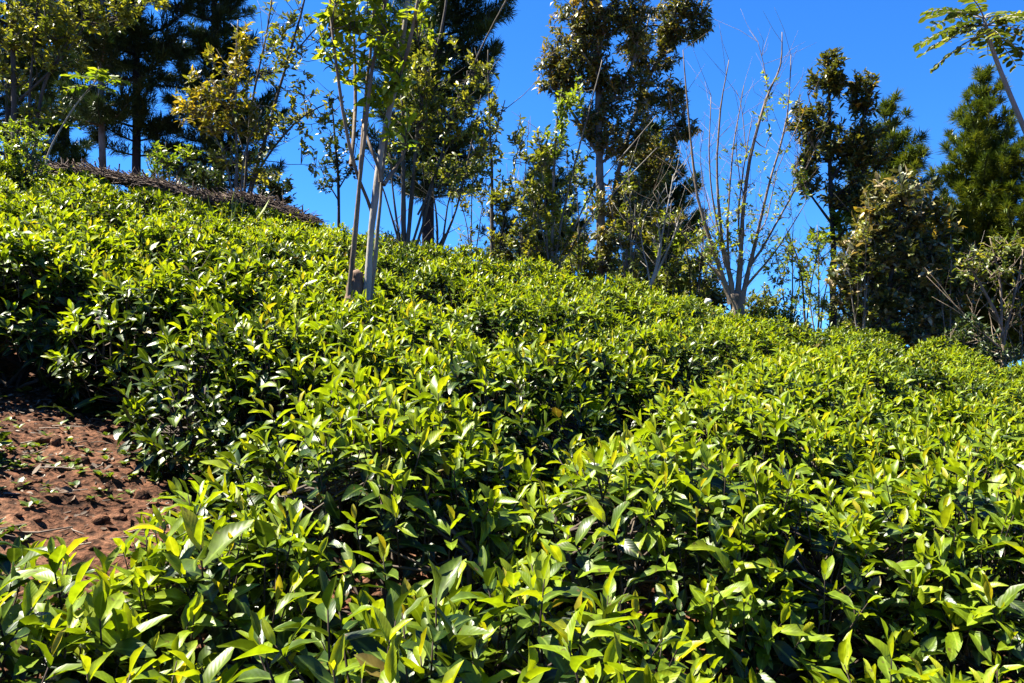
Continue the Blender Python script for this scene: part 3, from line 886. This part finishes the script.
tree("shade_tree", "slim upright tree with sparse olive tufts and open sky on its left", "tree", 10.0,
     [([(492, 272), (492, 170), (490, 100), (488, 50)], .026, .007), ([(497, 270), (505, 210), (518, 150)], .014, .005), ([(492, 180), (480, 150), (474, 120)], .01, .004)],
     [(492, 112, 18, 26, 30), (500, 195, 14, 32, 34), (501, 242, 16, 20, 30), (516, 135, 14, 22, 16), (488, 160, 14, 20, 14)], M['bark_mid'], 'olive', .08, "leafy shade trees on the ridge", seed=11, per=8, twigs=22)
tree("shrub_tree", "shrubby tree with pale arching stems and bright green leaf spires", "tree", 9.8,
     [([(552, 278), (553, 200), (557, 130), (562, 88)], .024, .006), ([(553, 278), (566, 200), (590, 110), (602, 60)], .018, .006), ([(550, 278), (545, 200), (538, 130)], .016, .006),
      ([(560, 262), (572, 248), (590, 219), (640, 166), (657, 148)], .015, .006), ([(556, 262), (568, 240), (592, 192), (640, 135), (656, 116)], .014, .006), ([(551, 275), (540, 225), (522, 180)], .014, .005)],
     [(562, 108, 8, 24, 26, 'bright'), (574, 100, 7, 22, 22, 'bright'), (553, 142, 16, 18, 22, 'bright'), (540, 152, 18, 24, 30), (552, 202, 26, 30, 50), (530, 190, 18, 26, 32), (576, 172, 20, 26, 30), (522, 232, 18, 26, 36),
      (570, 235, 20, 18, 26), (545, 250, 30, 14, 24)],
     M['bark_pale'], 'olive', .085, seed=12, per=8, twigs=30, tint=(.55, .25))
tree("tall_tree", "tallest brown-olive leaved tree with a straight whitish trunk, crown past frame top", "tree", 11.5,
     [([(600, 292), (600, 230), (598, 150), (597, 80), (597, 0), (595, -60)], .075, .03), ([(598, 155), (572, 112), (550, 78)], .03, .01), ([(597, 120), (620, 85), (635, 55), (640, 10)], .03, .012), ([(598, 165), (630, 140), (655, 110)], .026, .01),
      ([(597, 60), (580, 30), (572, 0)], .026, .01), ([(600, 220), (625, 195), (640, 180)], .022, .009)],
     [(576, 58, 36, 34, 120), (558, 76, 26, 22, 60), (588, 18, 40, 30, 110), (628, 22, 34, 34, 90), (620, 86, 34, 26, 80), (590, 120, 20, 24, 40), (620, 132, 36, 26, 80), (622, 200, 36, 30, 70), (602, 246, 34, 26, 60), (600, -40, 70, 30, 80)],
     M['bark_pale'], 'brown', .105, "tall brown-leaved trees", seed=13, wleaf=.3, per=9, gap=-.2, curl=.9, droop=.3, more=2.3, tint=(.5, .28), twig_r=.009)
tree("tall_tree", "second tall brown-leaved tree, crown reaching right toward the bare coppiced tree", "tree", 12.2,
     [([(609, 296), (611, 230), (622, 160), (645, 90), (672, 35), (692, -10)], .05, .016), ([(640, 105), (642, 60), (650, 10)], .024, .01), ([(622, 165), (655, 135), (684, 120)], .022, .008), ([(614, 215), (640, 190), (662, 165)], .02, .008), ([(625, 296), (628, 240), (640, 200)], .03, .01)],
     [(682, 18, 34, 26, 110), (652, 50, 34, 26, 90), (662, 96, 28, 22, 70), (648, 160, 36, 30, 90), (652, 225, 30, 34, 70), (684, 126, 15, 12, 30), (640, 190, 30, 24, 50), (690, -15, 40, 20, 40), (655, 265, 30, 18, 36)],
     M['bark_pale'], 'brown', .105, "tall brown-leaved trees", seed=14, wleaf=.3, per=9, gap=-.2, curl=.9, droop=.3, more=2.3, tint=(.45, .28), twig_r=.009)
tree("bare_tree", "small nearly leafless tree with whitish forked stem below the tall trees", "tree", 9.7,
     [([(646, 306), (652, 282), (661, 250), (655, 212)], .03, .007), ([(652, 282), (672, 240), (682, 208)], .016, .006), ([(655, 270), (668, 205), (673, 176)], .014, .005), ([(650, 285), (643, 250), (640, 230)], .012, .005)],
     [(645, 233, 14, 5, 7), (656, 213, 8, 6, 4), (680, 212, 8, 6, 4)], M['bark_white'], 'yellow', .09, seed=15, per=6, twigs=22, tint=(.4, .2))
tree("shrub", "loose olive green shrub tree left of the bare coppiced tree", "shrub", 10.2,
     [([(690, 312), (690, 280), (686, 240)], .016, .006), ([(692, 312), (700, 270), (704, 235)], .014, .005), ([(689, 312), (676, 280), (670, 255)], .012, .005)],
     [(690, 245, 22, 20, 34), (700, 275, 22, 22, 40), (672, 275, 16, 20, 26), (690, 300, 30, 12, 30)], M['bark_dark'], 'olive', .075, "shrubs along the ridge", seed=16, per=8)
tree("coppiced_tree", "bare coppiced tree with many thin upright stems fanning from a knobbly trunk", "tree", 9.1,
     [([(731, 304), (727, 288), (719, 264), (708, 232), (697, 190), (689, 120), (683, 50)], 0.0406, 0.0055), ([(733, 302), (731, 284), (727, 262), (722, 240), (717, 180), (721, 110), (729, 60)], 0.0374, 0.0047),
      ([(726, 268), (718, 230), (709, 170), (711, 95)], 0.0172, 0.0047), ([(738, 304), (740, 282), (742, 255), (743, 220), (750, 160), (766, 100), (780, 66), (782, 32)], 0.0429, 0.0047),
      ([(742, 304), (746, 284), (751, 262), (757, 235), (770, 180), (786, 120), (791, 55)], 0.0351, 0.0047), ([(749, 268), (768, 240), (800, 182), (815, 150)], 0.0187, 0.0039),
      ([(730, 276), (728, 220), (733, 150), (744, 85)], 0.0172, 0.0039), ([(725, 284), (702, 257), (670, 220), (653, 192)], 0.0156, 0.0039),
      ([(746, 286), (776, 250), (806, 202)], 0.0172, 0.0039), ([(741, 262), (740, 200), (752, 118)], 0.0156, 0.0039), ([(746, 150, .1), (742, 110, .15), (736, 90, .2)], 0.0062, 0.0023), ([(770, 100), (762, 60), (758, 42)], 0.0062, 0.0023),
      ([(713, 245), (703, 215, .1), (690, 170, .2), (686, 150, .2)], 0.0094, 0.0031), ([(757, 235), (768, 215, .15), (778, 170, .2), (800, 120, .2)], 0.0094, 0.0031), ([(745, 200), (737, 160, -.1), (738, 120, -.1)], 0.0078, 0.0023),
      ([(722, 240), (712, 220, .2), (700, 165, .3), (704, 130, .3)], 0.0078, 0.0023), ([(790, 200), (796, 170), (797, 140)], 0.0062, 0.0023)],
     [(750, 190, 45, 60, 30), (722, 250, 34, 26, 24), (768, 250, 30, 28, 22), (745, 225, 24, 34, 14), (790, 180, 20, 40, 16), (770, 100, 22, 45, 12), (720, 230, 30, 26, 16)],
     M['bark_tan'], 'bright', .055, trunk=([(737, 324), (737, 306), (735, 294)], 0.0897, 0.0741), seed=17, per=6, more=2.2, twigs=260, tint=(.55, .25), stem_bark=M['bark_tan'], twig_r=.0032)
tree("shrub", "rounded olive shrub on the ridge just right of the coppiced trunk", "shrub", 9.8,
     [([(766, 320), (766, 300), (764, 288)], .014, .006), ([(768, 320), (778, 305), (784, 296)], .01, .005), ([(764, 320), (752, 308), (746, 298)], .01, .005)],
     [(765, 300, 24, 17, 90), (755, 312, 22, 10, 30)], M['bark_dark'], 'olive', .06, "shrubs along the ridge", seed=18, per=10, tint=(.4, .25), gap=-.6)
tree("shade_tree", "wispy light green tree in the sky gap left of the tall dark tree", "tree", 10.4,
     [([(806, 330), (801, 272), (786, 228)], .016, .006), ([(806, 330), (812, 280), (820, 240)], .012, .005), ([(801, 272), (792, 255), (778, 250)], .008, .004)],
     [(792, 248, 20, 22, 24), (815, 252, 16, 18, 22), (805, 295, 14, 20, 16)], M['bark_mid'], 'bright', .07, "leafy shade trees on the ridge", seed=19, per=7, tint=(.45, .25), twigs=16)
tree("tall_tree", "tall dark-leaved tree with a dark straight trunk at right, top against sky", "tree", 11.2,
     [([(833, 342), (833, 250), (830, 150), (828, 55)], .055, .014), ([(833, 225), (808, 190), (794, 168)], .02, .008), ([(831, 180), (855, 140), (872, 85)], .026, .008), ([(832, 200), (850, 185), (862, 178)], .016, .007), ([(830, 140), (815, 115), (808, 95)], .016, .006)],
     [(828, 74, 22, 24, 66), (812, 120, 24, 28, 70), (858, 92, 22, 22, 56), (834, 150, 34, 28, 100), (870, 138, 22, 36, 80), (806, 172, 20, 20, 34), (852, 190, 32, 26, 80), (846, 222, 20, 14, 26, 'bright'), (822, 235, 12, 12, 10, 'bright')],
     M['bark_dark'], 'brown', .10, "tall brown-leaved trees", seed=20, wleaf=.36, per=9, gap=-.1, droop=.2, more=2.0, tint=(.4, .26), twig_r=.008)
tree("spreading_tree", "broad low tree with dusty pale olive and pinkish leaves at right", "tree", 10.0,
     [([(885, 352), (888, 300), (895, 250), (902, 200)], .05, .012), ([(888, 310), (865, 275), (852, 250)], .022, .008), ([(889, 300), (918, 265), (935, 240)], .022, .008), ([(887, 325), (920, 305), (948, 290)], .02, .008), ([(887, 325), (860, 310), (845, 295)], .018, .007)],
     [(902, 200, 40, 32, 100), (872, 225, 26, 26, 50, 'brown'), (930, 225, 30, 26, 60, 'brown'), (870, 258, 38, 36, 110), (918, 262, 38, 36, 110), (890, 308, 46, 32, 110), (940, 300, 34, 36, 90), (848, 285, 24, 30, 46), (962, 272, 28, 30, 56), (900, 335, 60, 14, 60)],
     M['bark_mid'], 'pinkish', .105, seed=33, wleaf=.5, per=8, gap=-.35, more=1.35, tint=(.55, .3), twig_r=.007)
tree("spreading_tree", "twiggy tree with pale bare branches and yellowish top at right edge", "tree", 9.2,
     [([(1003, 372), (1002, 330), (984, 290), (964, 260)], .03, .009), ([(1003, 345), (1015, 290), (1024, 245)], .02, .007), ([(1002, 338), (1000, 280), (990, 238)], .018, .007), ([(1002, 350), (975, 325), (955, 305)], .014, .005), ([(1022, 372), (1021, 330), (1018, 290)], .012, .006)],
     [(985, 262, 32, 22, 50), (1008, 244, 26, 16, 34), (1014, 300, 20, 30, 24), (968, 330, 26, 26, 40, 'dark'), (1000, 350, 30, 14, 30, 'dark')],
     M['bark_tan'], 'olive', .075, seed=34, per=7, tint=(.45, .28), twigs=50)


# slender young trees standing between the larger ones
for i, (px, row, top, y0, mt, lab) in enumerate([
        (472, 262, 150, 10.6, 'olive', "slender young tree in the sky gap left of the slim upright tree"),
        (524, 270, 120, 10.7, 'olive', "thin olive sapling tree left of the pale arching stems"),
        (578, 282, 150, 10.6, 'bright', "slender light green tree just left of the straight whitish trunk"),
        (628, 290, 170, 10.4, 'olive', "thin young tree in front of the second tall brown-leaved tree"),
        (668, 300, 200, 10.3, 'bright', "small light green young tree left of the bare coppiced tree"),
        (700, 305, 225, 10.6, 'olive', "thin young olive tree close left of the coppiced trunk"),
        (790, 322, 235, 10.7, 'olive', "thin twiggy young tree in the gap right of the coppiced tree"),
        (818, 330, 225, 10.2, 'bright', "light green young tree close to the straight dark trunk"),
        (862, 340, 215, 9.8, 'olive', "slender olive tree in front of the broad pale-leaved tree"),
        (950, 362, 235, 9.7, 'olive', "thin young tree between the broad pale tree and the right edge")]):
    q = np.random.default_rng(90 + i); e = lambda a: float(q.uniform(-a, a))
    hgt = row - top
    tree("slender_tree", lab, "young tree", y0,
         [([(px, row + 14), (px + e(3), row - hgt * .4), (px + e(6), top)], .016, .004), ([(px + 1, row + 14), (px + 8 + e(4), row - hgt * .4), (px + 16 + e(6), top + hgt * .25)], .011, .004),
          ([(px - 1, row + 14), (px - 7 + e(4), row - hgt * .35), (px - 14 + e(5), top + hgt * .3)], .011, .004)],
         [(px, top + hgt * .15, 9, hgt * .16, 16), (px + 12, top + hgt * .4, 12, hgt * .18, 18), (px - 11, top + hgt * .45, 12, hgt * .18, 18), (px, row - hgt * .2, 18, hgt * .18, 22)],
         M['bark_pale'], mt, .07, "slender young trees along the ridge", seed=120 + i, per=7, tint=(.55, .28), twigs=24, gap=-.2, twig_r=.0045)

# understory along the far side of the ridge
for i, (px, row, rx, ry, y0, mt, lab) in enumerate([
        (500, 255, 20, 16, 10.8, 'dark', "dark leafy shrub at the foot of the slim upright tree"),
        (580, 262, 22, 20, 11.0, 'olive', "olive shrub left of the straight whitish trunk"),
        (628, 278, 24, 20, 11.2, 'dark', "dark shrub right of the two whitish trunks"),
        (668, 288, 22, 18, 11.0, 'olive', "olive shrub behind the whitish forked bare tree"),
        (712, 292, 16, 16, 10.8, 'dark', "dark shrub just left of the knobbly coppiced trunk"),
        (855, 320, 26, 22, 11.5, 'dark', "dark shrub between the straight dark trunk and the broad pale tree"),
        (930, 335, 34, 22, 11.0, 'dark', "dark undergrowth shrub below the broad pale-leaved tree"),
        (985, 345, 30, 22, 10.6, 'dark', "dark shrub behind the pale bare branches at right edge"),
        (205, 180, 30, 18, 11.0, 'dark', "dark shrub behind the brush heap under the yellow tree"),
        (270, 185, 24, 18, 11.0, 'dark', "dark shrub behind the brush heap right of the yellow tree")]):
    tree("shrub", lab, "shrub", y0,
         [([(px, row + ry + 12), (px + 2, row), (px + 3, row - ry * .6)], .014, .005), ([(px + 2, row + ry + 12), (px + rx * .4, row + 4), (px + rx * .7, row - 4)], .011, .005),
          ([(px - 2, row + ry + 12), (px - rx * .4, row + 4), (px - rx * .7, row - 2)], .011, .005)],
         [(px, row, rx, ry, 80), (px, row + ry * .8, rx * 1.1, ry * .6, 40)], M['bark_dark'], mt, .085, "shrubs along the ridge", seed=60 + i, per=9, tint=(.4, .25), gap=-.35)


# --- saplings with feather leaves
def feather(mb, wood, base, d, ln, pairs, lf, r, wl=.4, tint=.5):
    d = np.array(d, float) / np.linalg.norm(d)
    side = nrm(np.cross(d, [0, 0, 1.])); up = np.cross(side, d)
    u = np.linspace(0, 1, 9)
    c = base + d * (u * ln)[:, None] + np.array([0, 0, -1.]) * (u ** 2 * ln * .35)[:, None]
    tubes(wood, c, np.linspace(.004, .0018, 9), 4, .6)
    tt = np.linspace(.18, 1, pairs)
    q = np.stack([np.interp(tt, u, c[:, k]) for k in range(3)], 1)
    for s in (-1, 1):
        dd = side * s + d * .35 + r.normal(0, .12, (pairs, 3)) + np.array([0, 0, -.15])
        leaves(mb, q, dd, np.tile(up, (pairs, 1)) + r.normal(0, .25, (pairs, 3)), lf * r.uniform(.85, 1.1, pairs) * np.interp(tt, [.1, .5, 1], [.75, 1, .8]), lf * wl, .12, .3,
               np.clip(tint + r.normal(0, .25, pairs), 0, 1), LEAF_HI, r)


def sapling(label, y0, pts, r0, r1, fronds, lf, mat, bark, seed, pairs=8, wl=.4, tint=.45):
    r = np.random.default_rng(seed)
    w = to_world(pts, y0)
    base = np.array([w[0][0], w[0][1], float(ground(w[0][0], w[0][1]))])
    t = thing("sapling", base, label, "sapling")
    pl = spline(np.concatenate([[base - [0, 0, .06]], w]) if w[0][2] > base[2] + .1 else w, 26)
    st = MB(); tubes(st, pl, np.linspace(r0, r1, 26), 8); st.build("trunk", bark, t)
    lv, wd = MB(), MB()
    for (a, el, ln, at) in fronds:
        i = int(25 * at); b = pl[i]
        feather(lv, wd, b, (math.cos(a) * math.cos(el), math.sin(a) * math.cos(el), math.sin(el)), ln, pairs, lf, r, wl, tint)
    lv.build("crown", M[mat], t); wd.build("leaf_stalks", bark, t)


sapling("young tree with feathery leaflets leaning in at top right corner", 3.9, [(1165, 480), (1130, 390), (1075, 250), (1024, 128), (1004, 80), (991, 45), (984, 18)], .017, .008,
        [(3.05, .10, .30, .98), (2.75, -.25, .24, .94), (.1, .15, .30, .95), (-.35, -.45, .22, .94), (3.5, -.1, .26, .96), (4.4, -.1, .24, .95), (1.4, .2, .26, .97), (2.2, .5, .28, 1), (.7, .6, .28, 1),
         (3.9, .5, .26, 1), (5.4, .3, .26, .99), (3.3, .30, .32, 1), (.3, .35, .3, 1), (2.9, .55, .30, 1), (5.0, .1, .24, .97), (3.15, -.1, .30, .96), (2.6, .2, .30, .99), (3.6, .1, .28, .98), (-.15, .0, .28, .97), (.5, -.15, .24, .95), (-.6, .25, .26, .99), (1.0, .1, .26, .98)],
        .062, 'olive', M['bark_white'], 41, 9, .42, .3)
sapling("thin sapling with a curved pale stem topped by a feathery green frond", 8.2, [(46, 175), (48, 155), (60, 130), (78, 102), (95, 82)], .014, .006,
        [(.2, .45, .32, 1), (3.0, .6, .3, 1), (1.2, .8, .3, 1), (-.9, .35, .3, 1), (4.0, .4, .28, 1), (2.2, .9, .26, 1), (5.3, .6, .28, 1), (-.3, .0, .26, .97), (3.4, .05, .24, .96)], .12, 'bright', M['bark_white'], 42, 6, .3)
sapling("short sapling with a tuft of bright leaves beside the curved-stem one", 8.6, [(42, 180), (46, 150), (53, 122)], .01, .005,
        [(.2, .2, .24, 1), (2.6, .3, .24, 1), (1.2, .4, .2, 1), (-1.2, .1, .24, 1), (4.2, .2, .24, 1)], .10, 'bright', M['bark_mid'], 43, 5, .3)


# --- heap of dry brush along the ridge, grass tuft, stone
def brush_heap():
    r = np.random.default_rng(51)
    n = 4200
    u = r.random(n)
    ex = [(55, 172, 9.25), (110, 176, 9.2), (160, 187, 9.1), (215, 200, 9.1), (262, 205, 9.2), (312, 222, 9.2)]
    line = spline([P(a, b, c) for a, b, c in ex], 80)
    c = np.stack([np.interp(u * 79, np.arange(80), line[:, k]) for k in range(3)], 1)
    tang = nrm(line[-1] - line[0])
    th = .05 + .025 * np.sin(u * 19) + .07 * np.exp(-((u - .84) / .1) ** 2)
    ph = r.uniform(-.6, 3.7, n)
    c[:, 2] += .055
    c = c + np.stack([0 * u, np.cos(ph) * .20, np.sin(ph) * th - .09], 1) * r.uniform(.4, 1, (n, 1))
    d = nrm(tang + r.normal(0, .5, (n, 3)) * np.array([1, 1, .45]))
    ln = r.uniform(.04, .20, n)[:, None]
    mb = MB()
    tubes(mb, np.stack([c - d * ln, c + r.normal(0, .012, (n, 3)), c + d * ln], 1), np.tile([.0045, .004, .0025], (n, 1)) * r.uniform(.5, 1.9, (n, 1)), 4, np.clip(r.normal(.45, .25, n), 0, 1))
    base = line[40] - [0, 0, .3]
    # packed core carried by the ground
    o = mb.build("brush_heap", M['brush'], None, base)
    o['label'] = 'long low heap of dry brown prunings lying along the ridge'
    o['category'] = 'brush heap'
    # fill the heap down to the soil with coarser sticks
    return o


brush_heap()


def grass_tuft():
    r = np.random.default_rng(52)
    b = P(226, 232, 7.9); b[2] = canopy(b[0], b[1]) - .12
    t = thing("grass_tuft", (b[0], b[1], float(ground(b[0], b[1]))), "tuft of long pale grass blades sticking out of the tea", "grass tuft")
    n = 34
    p = np.array(t.location)[None] + r.normal(0, .035, (n, 3)) * [1, 1, 0]
    d = nrm(np.stack([r.normal(0, .35, n), r.normal(0, .35, n), np.ones(n)], 1))
    mb = MB(); leaves(mb, p, d, r.normal(0, 1, (n, 3)), r.uniform(.7, 1.0, n), .012, .3, r.uniform(.1, .5, n), np.clip(r.normal(.6, .25, n), 0, 1), LEAF_HI, r)
    mb.build("blades", M['blade'], t)


grass_tuft()


def stone():
    r = np.random.default_rng(53)
    c = P(708, 302, 9.0)
    V, q, tr = [], [], []
    nu, nv = 12, 8
    for j in range(1, nv):
        for i in range(nu):
            a, e = i / nu * 6.283, math.pi * (j / nv - .5)
            k = 1 + .12 * math.sin(2 * a + 1) + .1 * math.sin(3 * a + e * 4)
            V.append((.055 * k * math.cos(e) * math.cos(a) * .75, .04 * k * math.cos(e) * math.sin(a), .04 * k * math.sin(e)))
    V += [(0, 0, -.04), (0, 0, .04)]
    for j in range(nv - 2):
        for i in range(nu):
            i2 = (i + 1) % nu
            q.append((j * nu + i, j * nu + i2, (j + 1) * nu + i2, (j + 1) * nu + i))
    nV = len(V)
    for i in range(nu):
        i2 = (i + 1) % nu
        tr += [(i2, i, nV - 2), ((nv - 2) * nu + i, (nv - 2) * nu + i2, nV - 1)]
    mb = MB(); mb.add(np.array(V) + c, {4: q, 3: tr})
    o = mb.build("pale_stone", M['stone'], None, c)
    o['label'] = 'small pale white lump on the ridge left of the coppiced tree'
    o['category'] = 'stone'


stone()


# --- litter and weeds on the bare soil
def litter():
    r = np.random.default_rng(61)
    n = 15000
    x = np.concatenate([r.uniform(-2.9, -.9, n // 2), r.uniform(-2.2, 3.2, n // 2)])
    y = np.concatenate([r.uniform(1.7, 4.2, n // 2), r.uniform(.8, 4.2, n // 2)])
    p = np.stack([x, y, ground(x, y) + .006], 1)
    keep = noise3(p, 3.0, 7) > r.uniform(-.7, .9, n)
    p = p[keep]; n = len(p)
    d = nrm(np.stack([r.normal(0, 1, n), r.normal(0, 1, n), r.normal(.05, .2, n)], 1))
    L = r.uniform(.008, .03, n) + .02 * (r.random(n) < .12)
    mb = MB(); leaves(mb, p, d, np.array([0, 0, 1.]) + r.normal(0, .5, (n, 3)), L, L * r.uniform(.3, .6, n), r.uniform(-.4, .6, n), r.uniform(-.6, .9, n), np.clip(r.normal(.45, .28, n), 0, 1), LEAF_LO, r)
    k = 800
    x = np.concatenate([r.uniform(-2.8, -.9, k // 2), r.uniform(-2, 3, k // 2)]); y = r.uniform(.9, 4.1, k)
    c = np.stack([x, y, ground(x, y) + .008], 1); a = r.uniform(0, 6.28, k); ln = r.uniform(.01, .07, k)
    d = np.stack([np.cos(a), np.sin(a), r.normal(0, .12, k)], 1) * ln[:, None]
    tubes(mb, np.stack([c - d, c + r.normal(0, .012, (k, 3)) * [1, 1, .3], c + d], 1), np.tile([.0018, .0016, .0011], (k, 1)) * r.uniform(.6, 1.7, (k, 1)), 4, np.clip(r.normal(.6, .25, k), 0, 1))
    # clods of earth are in the ground sheet; loose stones and crumbs here are part of the litter
    o = mb.build("leaf_litter", M['litter'])
    o['kind'] = 'stuff'; o['label'] = 'dry leaves and twigs scattered on the red soil'; o['category'] = 'litter'


litter()


def clods():
    r = np.random.default_rng(63)
    n = 1600
    x = np.concatenate([r.uniform(-2.8, -.5, 1100), r.uniform(.2, 3, 500)]); y = np.concatenate([r.uniform(1.5, 3.7, 1100), r.uniform(.9, 3, 500)])
    c = np.stack([x, y, ground(x, y)], 1)
    R = r.uniform(.004, .012, n) + .014 * (r.random(n) < .06)
    nu, nv = 7, 4
    co = [(0, 0, -1)] + [(math.cos(e) * math.cos(a), math.cos(e) * math.sin(a), math.sin(e)) for e in np.linspace(-.7, .7, nv) for a in np.arange(nu) / nu * 6.283] + [(0, 0, 1)]
    co = np.array(co)
    q = [(1 + j * nu + i, 1 + j * nu + (i + 1) % nu, 1 + (j + 1) * nu + (i + 1) % nu, 1 + (j + 1) * nu + i) for j in range(nv - 1) for i in range(nu)]
    tr = [(0, 1 + (i + 1) % nu, 1 + i) for i in range(nu)] + [(len(co) - 1, 1 + (nv - 1) * nu + i, 1 + (nv - 1) * nu + (i + 1) % nu) for i in range(nu)]
    V = co[None] * R[:, None, None] * r.uniform(.6, 1.35, (n, 1, 3)) * r.uniform(.8, 1.2, (n, len(co), 1)) + c[:, None]
    off = (np.arange(n) * len(co))[:, None, None]
    mb = MB(); mb.add(V, {4: np.array(q)[None] + off, 3: np.array(tr)[None] + off})
    o = mb.build("soil_clods", M['soil'])
    o['kind'] = 'stuff'; o['label'] = 'crumbs and small clods of red soil lying on the bare ground'; o['category'] = 'soil clods'


clods()


def weeds():
    r = np.random.default_rng(62)
    n = 800
    x = np.concatenate([r.uniform(-2.7, -.7, 560), r.uniform(.6, 2.8, 240)]); y = np.concatenate([r.uniform(1.8, 3.5, 560), r.uniform(1.2, 3.0, 240)])
    p = np.stack([x, y, ground(x, y)], 1)
    p = p[noise3(p, 3.5, 2) > .05]; n = len(p); m = 6
    q = np.repeat(p, m, 0); a = r.uniform(0, 6.28, n * m)
    d = np.stack([np.cos(a), np.sin(a), r.uniform(.2, 1.4, n * m)], 1)
    L = r.uniform(.015, .038, n * m)
    mb = MB(); leaves(mb, q + np.array([0, 0, .004]), d, np.tile([0, 0, 1.], (n * m, 1)), L, L * .55, .2, .6, r.random(n * m), LEAF_LO, r)
    o = mb.build("ground_weeds", M['weed'])
    o['kind'] = 'stuff'; o['label'] = 'tiny green weeds sprouting in the bare soil'; o['category'] = 'weeds'


weeds()
